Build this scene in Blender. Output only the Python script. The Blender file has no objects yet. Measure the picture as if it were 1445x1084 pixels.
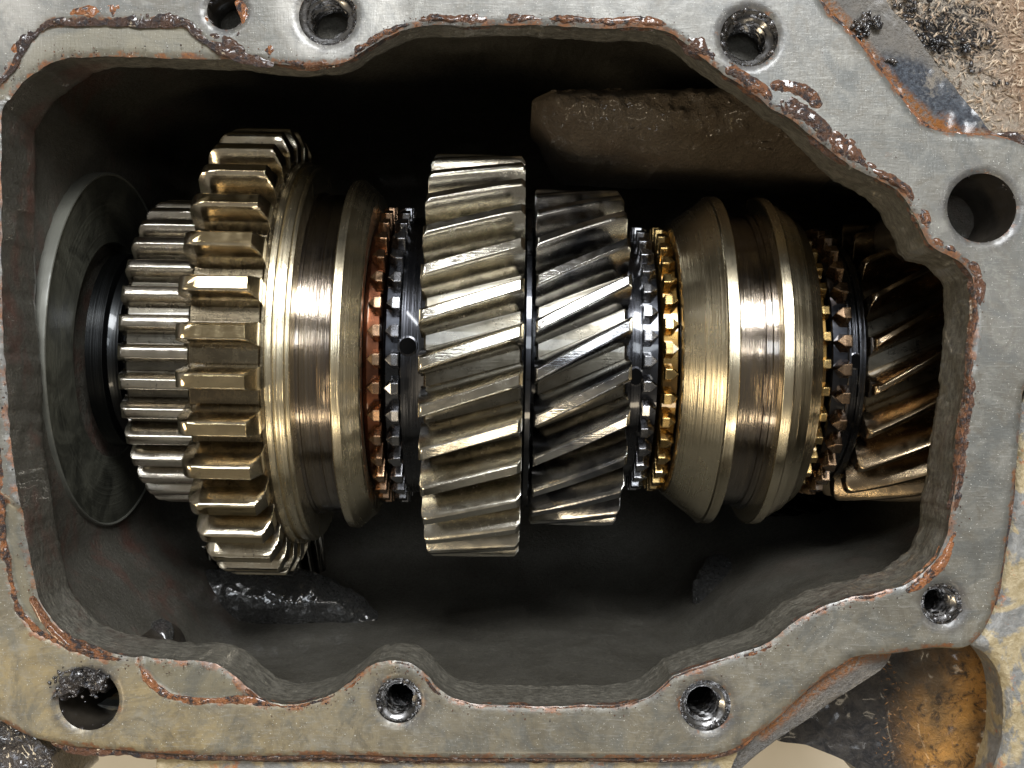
import bpy, math, random
import numpy as np
from mathutils import Vector, Matrix
from mathutils.geometry import delaunay_2d_cdt
R = math.radians
random.seed(7)
rng = np.random.default_rng(7)
K = 0.02                     # one modelling unit (100 photo pixels at the flange) is 2 cm
CAMH = 15.5                  # camera height over the flange, in units
FPX = 1550.0
SC = bpy.context.scene
COL = SC.collection

# ------------------------------------------------------------------ camera, light, exposure
cd = bpy.data.cameras.new('camera'); cam = bpy.data.objects.new('camera', cd); COL.objects.link(cam)
cd.sensor_width = 36; cd.lens = 36 * FPX / 1445
cd.clip_start = 0.01; cd.clip_end = 20
cam.location = (0, 0, CAMH * K)
SC.camera = cam
w = bpy.data.worlds.new('World'); SC.world = w; w.use_nodes = True
bg = w.node_tree.nodes['Background']
bg.inputs[0].default_value = (1.0, 0.93, 0.81, 1); bg.inputs[1].default_value = 0.18
def area(name, elev, azim, dist, sx, sy, power, col):
    l = bpy.data.lights.new(name, 'AREA'); l.shape = 'RECTANGLE'; l.size = sx; l.size_y = sy
    l.energy = power; l.color = col
    o = bpy.data.objects.new(name, l); COL.objects.link(o)
    d = Vector((math.cos(R(elev)) * math.cos(R(azim)), math.cos(R(elev)) * math.sin(R(azim)), math.sin(R(elev))))
    o.location = d * dist
    o.rotation_euler = d.to_track_quat('Z', 'Y').to_euler()
    return o
area('window_light', 53, 78, 1.3, 0.50, 0.40, 27, (0.96, 0.98, 1.0))
area('ceiling_light', 38, 205, 1.8, 0.6, 0.25, 9, (1.0, 0.82, 0.56))
area('ceiling_light', 44, -88, 1.9, 0.6, 0.16, 5, (1.0, 0.85, 0.62))
area('ceiling_light', 52, 10, 2.0, 0.10, 0.7, 4, (1.0, 0.96, 0.90))
area('ceiling_light', 54, 125, 2.0, 0.6, 0.08, 7, (0.95, 0.97, 1.0))
area('ceiling_light', 80, 80, 1.9, 0.5, 0.30, 6, (0.88, 0.94, 1.0))
SC.view_settings.view_transform = 'Standard'; SC.view_settings.look = 'None'
SC.view_settings.exposure = 0.0; SC.view_settings.gamma = 1
SC.render.engine = 'CYCLES'
SC.cycles.max_bounces = 8; SC.cycles.diffuse_bounces = 3; SC.cycles.glossy_bounces = 5
SC.cycles.use_denoising = True
SC.cycles.sample_clamp_indirect = 6

# ------------------------------------------------------------------ maths helpers
def W(px, py, z=0.0):
    s = (CAMH - z) / CAMH / 100
    return np.array([(px - 722.5) * s, -(py - 542) * s, z])
def W2(pts, z=0.0):
    a = np.array(pts, float); s = (CAMH - z) / CAMH / 100
    return np.stack([(a[:, 0] - 722.5) * s, -(a[:, 1] - 542) * s], 1)
def hash3(i, j, k):
    n = (i * 374761393 + j * 668265263 + k * 2147483647 + 1013904223) & 0xffffffff
    n = ((n ^ (n >> 13)) * 1274126177) & 0xffffffff
    n = ((n ^ (n >> 16)) * 2246822519) & 0xffffffff
    return ((n ^ (n >> 15)) & 0xffff) / 65535.0
def vnoise(p):
    p = np.asarray(p, float); f = np.floor(p).astype(np.int64); t = p - f; t = t * t * (3 - 2 * t)
    r = 0
    for a in (0, 1):
        for b in (0, 1):
            for c in (0, 1):
                wt = (t[:, 0] if a else 1 - t[:, 0]) * (t[:, 1] if b else 1 - t[:, 1]) * (t[:, 2] if c else 1 - t[:, 2])
                r = r + wt * hash3(f[:, 0] + a, f[:, 1] + b, f[:, 2] + c)
    return r * 2 - 1
def fbm(p, scale, oct=4, gain=.55):
    p = np.asarray(p, float) * scale; r = 0; a = 1.0; s = 0
    for i in range(oct):
        r = r + a * vnoise(p + 17.3 * i); s += a; a *= gain; p = p * 2.03
    return r / s
def resample(pts, step, closed=True):
    P = np.array(pts, float); n = len(P); out = []
    rngi = range(n) if closed else range(n - 1)
    for i in rngi:
        if closed: p0, p1, p2, p3 = P[i - 1], P[i], P[(i + 1) % n], P[(i + 2) % n]
        else: p0, p1, p2, p3 = P[max(i - 1, 0)], P[i], P[i + 1], P[min(i + 2, n - 1)]
        m = max(1, int(round(np.linalg.norm(p2 - p1) / step)))
        # centripetal-ish tangent limiting
        L = np.linalg.norm(p2 - p1) + 1e-9
        t1 = (p2 - p0); t2 = (p3 - p1)
        t1 = t1 / (np.linalg.norm(t1) + 1e-9) * L; t2 = t2 / (np.linalg.norm(t2) + 1e-9) * L
        for k in range(m):
            t = k / m; a = 2*t**3 - 3*t*t + 1; b = t**3 - 2*t*t + t; c = -2*t**3 + 3*t*t; d = t**3 - t*t
            out.append(a * p1 + b * t1 + c * p2 + d * t2)
    if not closed: out.append(P[-1])
    return np.array(out)
def inside(pts, poly):
    x, y = pts[:, 0], pts[:, 1]; r = np.zeros(len(pts), bool); n = len(poly)
    for i in range(n):
        x1, y1 = poly[i]; x2, y2 = poly[(i + 1) % n]
        if y1 == y2: continue
        c = ((y1 > y) != (y2 > y)) & (x < (x2 - x1) * (y - y1) / (y2 - y1) + x1)
        r ^= c
    return r
def dist_poly(pts, poly, closed=True):
    best = np.full(len(pts), 1e9); n = len(poly)
    for i in range(n if closed else n - 1):
        a = poly[i]; b = poly[(i + 1) % n]; ab = b - a; L = ab @ ab + 1e-12
        t = np.clip(((pts - a) @ ab) / L, 0, 1); d = pts - a - t[:, None] * ab
        best = np.minimum(best, (d * d).sum(1))
    return np.sqrt(best)
def sstep(a, b, x):
    t = np.clip((x - a) / (b - a), 0, 1); return t * t * (3 - 2 * t)

# ------------------------------------------------------------------ object helpers
def link(o, parent=None, loc=None, rot=None):
    COL.objects.link(o)
    if parent is not None: o.parent = parent
    if loc is not None: o.location = Vector(loc) * K
    if rot is not None: o.rotation_euler = rot
    return o
def mesh(name, verts, faces, mat, parent=None, sharp=None, loc=None, rot=None, flat=False, attrs=None):
    me = bpy.data.meshes.new(name)
    V = (np.asarray(verts, float) * K)
    me.from_pydata(V.tolist(), [], [list(map(int, f)) for f in faces]); me.update()
    if not flat:
        me.shade_smooth()
        if sharp: me.set_sharp_from_angle(angle=R(sharp))
    if attrs:
        for an, av in attrs.items():
            at = me.attributes.new(an, 'FLOAT', 'POINT'); at.data.foreach_set('value', np.asarray(av, dtype=np.float32))
    me.materials.append(mat)
    return link(bpy.data.objects.new(name, me), parent, loc, rot)
def thing(name, label, cat, loc=(0, 0, 0), rot=(0, 0, 0), group=None):
    o = bpy.data.objects.new(name, None); o.empty_display_size = .01
    link(o, None, loc, rot); o['label'] = label; o['category'] = cat
    if group: o['group'] = group
    return o
def clone(o, parent, rot):
    c = o.copy(); COL.objects.link(c); c.parent = parent; c.rotation_euler = rot; return c

# ------------------------------------------------------------------ material helpers
class NT:
    def __init__(s, name):
        s.m = bpy.data.materials.new(name); s.m.use_nodes = True; s.t = s.m.node_tree
        s.b = s.t.nodes['Principled BSDF']; s.L = s.t.links
        tc = s.t.nodes.new('ShaderNodeTexCoord'); v = s.t.nodes.new('ShaderNodeVectorMath'); v.operation = 'SCALE'
        s.L.new(tc.outputs['Object'], v.inputs[0]); v.inputs['Scale'].default_value = 1 / K
        oi = s.t.nodes.new('ShaderNodeObjectInfo'); mm = s.t.nodes.new('ShaderNodeMath'); mm.operation = 'MULTIPLY'
        s.L.new(oi.outputs['Random'], mm.inputs[0]); mm.inputs[1].default_value = 37
        va = s.t.nodes.new('ShaderNodeVectorMath'); va.operation = 'ADD'
        s.L.new(v.outputs[0], va.inputs[0]); s.L.new(mm.outputs[0], va.inputs[1])
        s.raw = v.outputs[0]; s.co = va.outputs[0]; s.rand = oi.outputs['Random']
    def _in(s, sock, v):
        if hasattr(v, 'is_output') or isinstance(v, bpy.types.NodeSocket): s.L.new(v, sock)
        elif isinstance(v, (tuple, list)) and len(v) == 3 and sock.type == 'RGBA': sock.default_value = (*v, 1)
        else: sock.default_value = v
    def scale(s, vec, sc):
        n = s.t.nodes.new('ShaderNodeVectorMath'); n.operation = 'MULTIPLY'; s._in(n.inputs[0], vec); n.inputs[1].default_value = sc; return n.outputs[0]
    def noise(s, scale, detail=4, rough=.55, dist=0, vec=None, stretch=None):
        vec = vec or s.co
        if stretch: vec = s.scale(vec, stretch)
        n = s.t.nodes.new('ShaderNodeTexNoise'); s._in(n.inputs['Vector'], vec); n.inputs['Scale'].default_value = scale
        n.inputs['Detail'].default_value = detail; n.inputs['Roughness'].default_value = rough; n.inputs['Distortion'].default_value = dist
        return n.outputs['Fac']
    def voro(s, scale, feat='F1', rnd=1.0):
        n = s.t.nodes.new('ShaderNodeTexVoronoi'); n.feature = feat; s._in(n.inputs['Vector'], s.co); n.inputs['Scale'].default_value = scale
        n.inputs['Randomness'].default_value = rnd
        return n.outputs['Distance']
    def map(s, f, a, b, c=0.0, d=1.0):
        n = s.t.nodes.new('ShaderNodeMapRange'); s._in(n.inputs[0], f)
        for i, v in enumerate((a, b, c, d)): n.inputs[i + 1].default_value = v
        return n.outputs[0]
    def math(s, op, a, b=0.0):
        n = s.t.nodes.new('ShaderNodeMath'); n.operation = op; s._in(n.inputs[0], a); s._in(n.inputs[1], b); n.use_clamp = False; return n.outputs[0]
    def mix(s, f, a, b):
        n = s.t.nodes.new('ShaderNodeMix'); n.data_type = 'RGBA'; s._in(n.inputs[0], f); s._in(n.inputs[6], a); s._in(n.inputs[7], b); return n.outputs[2]
    def attr(s, name):
        n = s.t.nodes.new('ShaderNodeAttribute'); n.attribute_name = name; return n.outputs['Fac']
    def axis(s, k):
        n = s.t.nodes.new('ShaderNodeSeparateXYZ'); s._in(n.inputs[0], s.raw); return n.outputs[k]
    def bump(s, h, strength=.5, dist=.02, normal=None):
        n = s.t.nodes.new('ShaderNodeBump'); n.inputs['Strength'].default_value = strength; n.inputs['Distance'].default_value = dist * K
        s._in(n.inputs['Height'], h)
        if normal: s._in(n.inputs['Normal'], normal)
        return n.outputs[0]
    def soft(s, rad, samples=4):
        n = s.t.nodes.new('ShaderNodeBevel'); n.samples = samples; n.inputs['Radius'].default_value = rad * K; return n.outputs[0]
    def out(s, **k):
        names = dict(col='Base Color', rough='Roughness', metal='Metallic', normal='Normal', coat='Coat Weight', crough='Coat Roughness',
                     ctint='Coat Tint', spec='Specular IOR Level', cnormal='Coat Normal', aniso='Anisotropic')
        for a, v in k.items(): s._in(s.b.inputs[names[a]], v)
        return s.m

def steel(name, ca, cb, dark, rlo=.18, rhi=.42, coat=.5, ctint=(1, 1, 1), pit=.0, burn=0.0, metal=1.0, hatch=True, soft=.012, land=None, root_dark=None):
    s = NT(name)
    n1 = s.noise(1.6, 4, .55, .4); n2 = s.noise(5, 5, .6, .3); hz = s.noise(7, 3, .6, 0, None, (.35, 7, 7)); fn = s.noise(60, 3, .6)
    c = s.mix(s.map(n1, .35, .65), ca, cb)
    c = s.mix(s.map(n2, .56, .78, 0, .6), c, dark)
    if pit:
        v = s.noise(20, 4, .7); v2 = s.noise(2.5, 3, .6); c = s.mix(s.math('MULTIPLY', s.map(v, .58, .66, 0, pit), s.map(v2, .44, .58)), c, (.04, .03, .022))
    if burn:
        b = s.noise(.8, 3, .5, .8); c = s.mix(s.map(b, .45, .60, 0, burn), c, (.03, .04, .07))
    if land:
        ln = s.t.nodes.new('ShaderNodeVectorMath'); ln.operation = 'LENGTH'; s._in(ln.inputs[0], s.scale(s.raw, (0, 1, 1)))
        c = s.mix(s.map(ln.outputs['Value'], land[0] - .012, land[0] - .004, 0, .85), c, land[1])
    if root_dark:
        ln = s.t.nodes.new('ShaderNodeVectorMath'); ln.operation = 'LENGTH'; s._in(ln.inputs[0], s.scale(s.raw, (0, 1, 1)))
        gm = s.math('ADD', s.map(ln.outputs['Value'], root_dark[0], root_dark[1], 1, 0), s.map(s.noise(3.5, 5, .7, .5), .3, .7, -.35, .35))
        c = s.mix(s.map(gm, .35, .75, 0, .8), c, (.05, .042, .030))  # darker brown toward the tooth root, broken up by noise
    r = s.math('ADD', s.map(n2, .3, .7, rlo, rhi), s.map(fn, .4, .7, 0, .05))
    h = s.math('ADD', s.math('MULTIPLY', hz, .5 if hatch else .1), s.math('ADD', s.math('MULTIPLY', fn, .08), s.math('MULTIPLY', n2, .5)))
    nb = s.bump(h, .22, .02, s.soft(soft) if soft else None)
    return s.out(col=c, rough=r, metal=metal, normal=nb, coat=coat, crough=.04, ctint=ctint)
def turned(name, ca, cb, dark, rough=.2, rings=26, coat=.6, strength=.35, metal=1.0, ctint=(1, 1, 1)):
    s = NT(name)
    rg = s.noise(rings, 3, .75, 0, s.raw, (1, .004, .004)); rg2 = s.noise(rings * .22, 2, .5, 0, s.raw, (1, .01, .01)); n = s.noise(1.3, 5, .62, .6)
    blot = s.noise(5, 4, .6)
    c = s.mix(s.map(n, .35, .65), ca, cb)
    c = s.mix(s.map(rg2, .50, .68, 0, .6), c, dark)
    c = s.mix(s.map(blot, .60, .75, 0, .4), c, dark)
    r = s.math('ADD', s.map(n, .3, .7, rough - .06, rough + .05), s.map(rg, .4, .7, 0, .05))
    h = s.math('ADD', s.math('MULTIPLY', rg, 1.0), s.math('MULTIPLY', blot, .06))
    return s.out(col=c, rough=r, metal=metal, normal=s.bump(h, strength, .03, s.soft(.012)), coat=coat, crough=.08, ctint=ctint)

M = {}
M['gold_steel'] = steel('gold_steel', (.78, .72, .61), (.64, .58, .47), (.34, .30, .24), .07, .22, .8, (1, .96, .86), pit=.9, land=(3.98, (.62, .51, .31)), root_dark=(3.36, 3.72))
M['small_steel'] = steel('small_steel', (.76, .72, .65), (.60, .57, .51), (.28, .25, .21), .09, .26, .7, (1, .97, .9), pit=.6, root_dark=(2.38, 2.58))
M['helical_steel'] = steel('helical_steel', (.63, .61, .55), (.49, .47, .42), (.22, .21, .18), .10, .26, .9, (1, .98, .93), root_dark=(2.96, 3.28))
M['burnt_steel'] = steel('burnt_steel', (.64, .61, .56), (.48, .46, .42), (.16, .16, .17), .08, .24, .9, (.96, .98, 1), burn=.7, root_dark=(2.40, 2.80))
M['brown_steel'] = steel('brown_steel', (.52, .43, .31), (.35, .28, .20), (.12, .085, .055), .10, .28, .9, (1, .93, .80), burn=.25)
M['root_steel'] = steel('root_steel', (.15, .14, .115), (.10, .09, .07), (.04, .035, .03), .22, .38, .4)  # dark root bodies: shade of the tooth gaps put into the colour
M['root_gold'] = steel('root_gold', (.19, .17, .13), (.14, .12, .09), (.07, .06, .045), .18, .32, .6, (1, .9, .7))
M['black_steel'] = steel('black_steel', (.035, .037, .042), (.02, .021, .025), (.010, .010, .012), .22, .4, .6, hatch=False)
M['dog_steel'] = steel('dog_steel', (.30, .30, .31), (.17, .17, .18), (.06, .06, .065), .14, .32, 1.0, hatch=False, soft=.03)
M['dog_brown'] = steel('dog_brown', (.30, .24, .18), (.15, .115, .085), (.05, .035, .03), .15, .34, 1.0, (1, .85, .7), hatch=False, soft=.03)
M['brass'] = steel('brass', (.50, .41, .26), (.36, .28, .16), (.16, .10, .04), .15, .32, .8, (1, .85, .5), hatch=False, soft=.03)
M['brass_body'] = steel('brass_body', (.20, .14, .06), (.12, .08, .035), (.06, .035, .015), .2, .4, .7, (1, .85, .5), hatch=False)
M['copper'] = steel('copper', (.44, .33, .24), (.30, .21, .15), (.12, .055, .035), .15, .32, .9, (1, .85, .7), hatch=False, soft=.03)
M['copper_body'] = steel('copper_body', (.12, .05, .028), (.07, .03, .018), (.04, .015, .012), .22, .4, .6, (1, .8, .6), hatch=False)
M['sleeve_gold'] = turned('sleeve_gold', (.82, .75, .59), (.71, .64, .49), (.54, .48, .36), .24, 30, .5, .3, ctint=(1, .95, .82))
M['groove_steel'] = turned('groove_steel', (.34, .29, .23), (.25, .21, .17), (.10, .075, .07), .15, 30, .8, .6)
M['collar_black'] = turned('collar_black', (.05, .052, .058), (.03, .031, .035), (.015, .015, .018), .26, 20, .6, .4)
M['ring_dark'] = turned('ring_dark', (.030, .032, .033), (.02, .021, .022), (.01, .01, .01), .34, 10, .3, .3)
def m_face():
    s = NT('bore_face_steel'); ln = s.t.nodes.new('ShaderNodeVectorMath'); ln.operation = 'LENGTH'; s._in(ln.inputs[0], s.scale(s.raw, (0, 1, 1)))
    cb = s.t.nodes.new('ShaderNodeCombineXYZ'); s._in(cb.inputs[0], ln.outputs['Value'])
    rg = s.noise(22, 3, .7, 0, cb.outputs[0]); n = s.noise(1.1, 6, .7, 1.0); f = s.noise(9, 5, .7)
    c = s.mix(s.map(n, .38, .62), (.045, .046, .036), (.13, .13, .10)); c = s.mix(s.map(rg, .5, .7, 0, .5), c, (.16, .16, .13)); c = s.mix(s.map(f, .56, .7, 0, .6), c, (.035, .03, .022))
    return s.out(col=c, rough=s.map(n, .3, .7, .3, .55), metal=.35, normal=s.bump(s.math('ADD', rg, s.math('MULTIPLY', f, .5)), .6, .03), coat=.25, crough=.2)
M['bore_steel'] = m_face()
M['bore_edge'] = turned('bore_edge', (.12, .12, .10), (.085, .085, .07), (.05, .05, .04), .5, 10, .1, .3, metal=.2)

# flange face: machined iron, mottled, oily, with rust following the 'rust' attribute
def m_flange():
    s = NT('machined_flange'); x = s.axis(0); y = s.axis(1)
    big = s.noise(.55, 5, .6, .8); mid = s.noise(2.6, 6, .65, .5); fine = s.noise(22, 4, .7); spk = s.noise(48, 2, .6)
    scr = s.noise(5, 3, .6, .3, None, (1, 7, 1)); scr2 = s.noise(5, 3, .6, .3, None, (8, .9, 1))
    grey = s.mix(s.map(big, .3, .7), (.080, .078, .068), (.138, .134, .118))
    olive = s.mix(s.map(mid, .35, .65), (.19, .15, .080), (.29, .235, .13))
    left = s.map(x, -2.0, -6.0); low = s.map(y, -1.5, -4.5)
    f = s.math('MULTIPLY', s.map(x, 0, -5.5), low); f = s.math('ADD', s.math('MULTIPLY', f, .7), s.math('MULTIPLY', low, .3)); f = s.math('MULTIPLY', f, s.map(s.noise(1.1, 4, .6, .8), .3, .6, .5, 1.15))
    c = s.mix(f, grey, olive)
    c = s.mix(s.map(mid, .50, .66, 0, .6), c, (.085, .088, .082)); c = s.mix(s.map(s.noise(1.7, 7, .72, 1.6), .50, .66, 0, .45), c, (.22, .215, .19)); c = s.mix(s.map(s.noise(1.5, 7, .72, 2.6), .48, .66, 0, .70), c, (.080, .070, .052)); c = s.mix(s.map(s.noise(4.5, 7, .75, 1.2), .56, .70, 0, .5), c, (.07, .068, .062))
    c = s.mix(s.map(scr, .56, .72, 0, .30), c, (.30, .30, .28))
    c = s.mix(s.map(scr2, .60, .74, 0, .22), c, (.085, .082, .072))
    c = s.mix(s.attr('shelf'), c, s.mix(s.map(mid, .3, .7), (.10, .092, .066), (.16, .145, .102)))
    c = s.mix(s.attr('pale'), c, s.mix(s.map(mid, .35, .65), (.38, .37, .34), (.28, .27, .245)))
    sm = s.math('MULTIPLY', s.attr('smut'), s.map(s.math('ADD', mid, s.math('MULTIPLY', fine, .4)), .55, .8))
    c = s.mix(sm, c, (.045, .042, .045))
    ru = s.attr('rust'); rn = s.math('ADD', ru, s.map(s.noise(3.5, 6, .7), .3, .7, -.45, .45))
    c = s.mix(s.map(rn, .42, .62, 0, .9), c, s.mix(s.map(fine, .35, .65), (.22, .085, .025), (.10, .045, .025)))
    c = s.mix(s.map(s.noise(.75, 6, .7, 1.8), .50, .62, 0, .5), c, (.060, .066, .066)); c = s.mix(s.map(spk, .68, .74, 0, .8), c, (.60, .60, .55))
    r = s.math('ADD', s.map(mid, .3, .7, .36, .56), s.map(fine, .3, .7, -.05, .08))
    h = s.math('ADD', s.math('MULTIPLY', fine, .45), s.math('ADD', s.math('MULTIPLY', mid, .35), s.math('ADD', s.math('MULTIPLY', s.math('ADD', scr, scr2), .5), s.math('MULTIPLY', s.map(spk, .68, .78), .6))))
    return s.out(col=c, rough=r, metal=.25, normal=s.bump(h, .35, .02), coat=.35, crough=.22)
M['flange'] = m_flange()
def m_cast(name, a, b, red, rough=.45, coat=.4, dscale=1.0, rust=.5):
    s = NT(name)
    n = s.noise(1.2, 6, .65, .5); f = s.noise(14, 5, .7); g = s.noise(45, 3, .6); st = s.noise(6, 4, .65, .2, None, (1, 1, 4))
    c = s.mix(s.map(n, .3, .7), a, b)
    c = s.mix(s.map(f, .5, .72, 0, .5), c, tuple(v * .45 for v in a))
    c = s.mix(s.math('MULTIPLY', s.map(s.noise(.8, 5, .7, .5), .50, .66), s.math('MULTIPLY', s.attr('rust'), .55)), c, red)
    c = s.mix(s.map(st, .60, .74, 0, .35), c, tuple(min(1, v * 2.2) for v in b))
    c = s.mix(s.map(g, .60, .72, 0, .55), c, tuple(min(1, v * 2.6) for v in b)); c = s.mix(s.map(g, .42, .32, 0, .5), c, tuple(v * .4 for v in a))
    lp = s.math('MULTIPLY', s.attr('lip_pale'), s.map(s.noise(7, 5, .7, .3, None, (1, 1, 2.5)), .42, .62)); c = s.mix(lp, c, tuple(min(1, v * 2.6) for v in b))  # lip rows drawn paler, palest along the lower edge
    h = s.math('ADD', s.math('MULTIPLY', f, 1.0), s.math('ADD', s.math('MULTIPLY', g, .5), s.math('MULTIPLY', st, .5)))
    return s.out(col=c, rough=s.map(f, .3, .7, rough - .14, rough + .14), metal=.15, normal=s.bump(h, min(1, .6 * dscale), .08 * dscale), coat=coat, crough=.14)
M['cavity'] = m_cast('cavity_iron', (.060, .055, .043), (.100, .094, .078), (.12, .030, .018))
M['wet_iron'] = m_cast('wet_iron', (.040, .040, .038), (.065, .064, .060), (.1, .03, .02), .25, 1.0, 2.0)
M['brown_iron'] = m_cast('brown_iron', (.15, .115, .078), (.22, .175, .125), (.13, .07, .03), .45, .35, 2.2)
def m_residue():
    s = NT('rusty_gasket_residue')
    n = s.noise(1.4, 5, .65, .6); f = s.noise(11, 4, .7); g = s.noise(26, 4, .7)
    c = s.mix(s.map(n, .44, .56), (.024, .017, .017), (.062, .032, .020))
    c = s.mix(s.map(f, .50, .60, 0, .9), c, (.020, .018, .022))
    c = s.mix(s.math('MULTIPLY', s.map(s.math('ADD', f, s.math('MULTIPLY', n, .8)), .98, .86, 0, 1), s.math('MULTIPLY', s.attr('orange'), .6)), c, (.46, .17, .05))
    c = s.mix(s.map(g, .60, .68, 0, .5), c, (.20, .18, .16))
    h = s.math('ADD', f, s.math('MULTIPLY', g, .9))
    return s.out(col=c, rough=s.map(g, .3, .7, .25, .6), metal=.1, normal=s.bump(h, .9, .06), coat=s.map(n, .38, .58, .9, .2), crough=.10)
M['residue'] = m_residue()
def m_grease():
    s = NT('black_grease'); f = s.noise(9, 4, .65); n = s.noise(2, 4, .6)
    c = s.mix(s.map(n, .4, .6), (.012, .012, .014), (.05, .042, .038)); c = s.mix(s.map(f, .58, .7, 0, .8), c, (.16, .17, .20))
    return s.out(col=c, rough=s.map(f, .3, .7, .1, .32), metal=.2, normal=s.bump(f, .9, .08), coat=1.0, crough=.05)
M['grease'] = m_grease()
M['thread'] = steel('oily_thread', (.38, .38, .39), (.14, .135, .13), (.03, .03, .03), .12, .35, 1.0, hatch=False, soft=0)
M['bore_shade'] = steel('bore_shade', (.05, .042, .032), (.025, .021, .017), (.012, .011, .01), .25, .5, .6, metal=.2, soft=0, hatch=False)  # unthreaded bolt hole walls darkened: the shade inside is put into the colour
_h = NT('hole_shade'); M['hole_shade'] = _h.out(col=(.003, .003, .003), rough=1.0, spec=0.0)  # painted shade: near-black for oil hole discs and bolt hole bottoms
def m_paint_rib():
    s = NT('grey_casting_skin'); n = s.noise(1.1, 5, .65, .6); f = s.noise(16, 5, .7); g = s.noise(40, 3, .6)
    c = s.mix(s.map(n, .35, .65), (.30, .27, .23), (.24, .225, .20))
    wet = s.math('MULTIPLY', s.attr('wet'), s.map(s.math('ADD', n, s.math('MULTIPLY', f, .5)), .60, .75))
    c = s.mix(s.map(f, .56, .74, 0, .5), c, (.12, .10, .08))
    c = s.mix(wet, c, s.mix(s.map(f, .4, .6), (.12, .14, .17), (.05, .055, .07)))
    c = s.mix(s.math('MULTIPLY', s.attr('rust'), s.map(f, .35, .6)), c, (.34, .13, .03))
    c = s.mix(s.map(g, .68, .76, 0, .7), c, (.5, .47, .42))
    h = s.math('ADD', f, s.math('MULTIPLY', g, .4))
    r = s.mix(wet, (.55,) * 3, (.3,) * 3)
    return s.out(col=c, rough=r, metal=.15, normal=s.bump(h, 1.0, .12), coat=s.math('MULTIPLY', wet, .6), crough=.22)
M['rib'] = m_paint_rib()
def m_rust():
    s = NT('rusty_pocket'); n = s.noise(.6, 5, .65, .8); f = s.noise(5, 7, .75, .6); g = s.noise(22, 5, .75)
    c = s.mix(s.map(n, .38, .60), (.17, .105, .045), (.60, .30, .075))
    c = s.mix(s.map(f, .50, .62, 0, .9), c, (.030, .022, .016))
    c = s.mix(s.map(g, .58, .70, 0, .7), c, (.50, .28, .11))
    c = s.mix(s.attr('wet'), c, s.mix(s.map(f, .40, .60), (.022, .022, .025), (.075, .068, .062)))
    h = s.math('ADD', f, s.math('MULTIPLY', g, .6))
    return s.out(col=c, rough=s.map(g, .3, .7, .35, .7), metal=.1, normal=s.bump(h, 1.0, .14), coat=.35, crough=.18)
M['rust'] = m_rust()
def m_side():
    s = NT('weathered_side_casting'); n = s.noise(1.3, 5, .65, .8); f = s.noise(10, 5, .7, .3)
    c = s.mix(s.map(f, .35, .65), (.24, .19, .10), (.36, .30, .19))
    c = s.mix(s.map(n, .48, .54, 0, .95), c, s.mix(s.map(f, .35, .65), (.12, .125, .125), (.19, .19, .185)))
    c = s.mix(s.map(s.noise(3, 5, .7), .60, .70), c, (.33, .12, .035))
    return s.out(col=c, rough=.5, metal=.1, normal=s.bump(f, .7, .05), coat=.3, crough=.2)
M['side'] = m_side()
def m_ground():
    s = NT('tan_bench_top'); fi = s.noise(3.6, 7, .8, 4.5); f2 = s.noise(7, 6, .8, 3.0); n = s.noise(.28, 4, .6); x = s.axis(0); y = s.axis(1)
    tr = s.math('MULTIPLY', s.map(x, 4, 6), s.map(y, 3, 5))
    c = s.mix(s.map(n, .35, .65), (.62, .55, .42), (.70, .62, .49))
    fib = s.mix(s.map(fi, .36, .52), (.55, .44, .35), (.98, .88, .74))
    fib = s.mix(s.map(f2, .60, .70, 0, .8), fib, (.22, .15, .12))
    fib = s.mix(s.math('MULTIPLY', s.map(s.noise(.5, 5, .7), .42, .58, 0, .7), s.map(x, 10.9, 12.8)), fib, (.80, .42, .19))
    c = s.mix(tr, c, fib)
    st = s.t.nodes.new('ShaderNodeVectorMath'); st.operation = 'DISTANCE'; s._in(st.inputs[0], s.scale(s.raw, (.55, 1.0, 0))); st.inputs[1].default_value = (6.15 * .55 * 1.74, 5.0 * 1.74, 0)
    sm = s.map(s.math('ADD', st.outputs['Value'], s.math('MULTIPLY', s.noise(3.0, 7, .8, 1.2), 4.5)), 2.75, 3.0, 1, 0)
    c = s.mix(sm, c, s.mix(s.map(f2, .4, .6), (.02, .018, .018), (.09, .08, .075)))
    h = s.math('MULTIPLY', s.math('ADD', fi, f2), tr)
    return s.out(col=c, rough=.75, normal=s.bump(h, 1.0, .3))
M['ground'] = m_ground()

# ------------------------------------------------------------------ contours (photo pixels at the flange plane)
INNER = [(2,160),(1,300),(2,430),(5,500),(12,600),(25,700),(36,775),(50,840),(68,873),(93,899),(123,914),(177,926),(210,930),(250,934),(300,939),(322,950),(347,972),(373,989),(405,995),(443,990),(474,978),(495,962),(515,945),(534,935),(559,932),(582,938),(605,957),(625,977),(649,990),(715,996),(815,997),(875,995),(912,985),(949,957),(975,945),(1003,937),(1040,924),(1083,908),(1113,885),(1150,862),(1196,845),(1246,835),(1280,824),(1313,799),(1332,770),(1343,722),(1352,660),(1360,590),(1368,530),(1374,470),(1376,420),(1371,385),(1345,363),(1313,343),(1296,310),(1272,275),(1240,252),(1205,236),(1176,213),(1150,194),(1122,172),(1092,154),(1066,133),(1030,110),(1000,88),(972,64),(940,44),(900,38),(859,40),(800,37),(755,35),(700,35),(659,36),(620,35),(585,38),(560,45),(535,56),(505,76),(480,88),(440,92),(400,90),(333,83),(270,81),(233,80),(180,78),(127,78),(85,82),(48,98),(18,126)]
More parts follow.
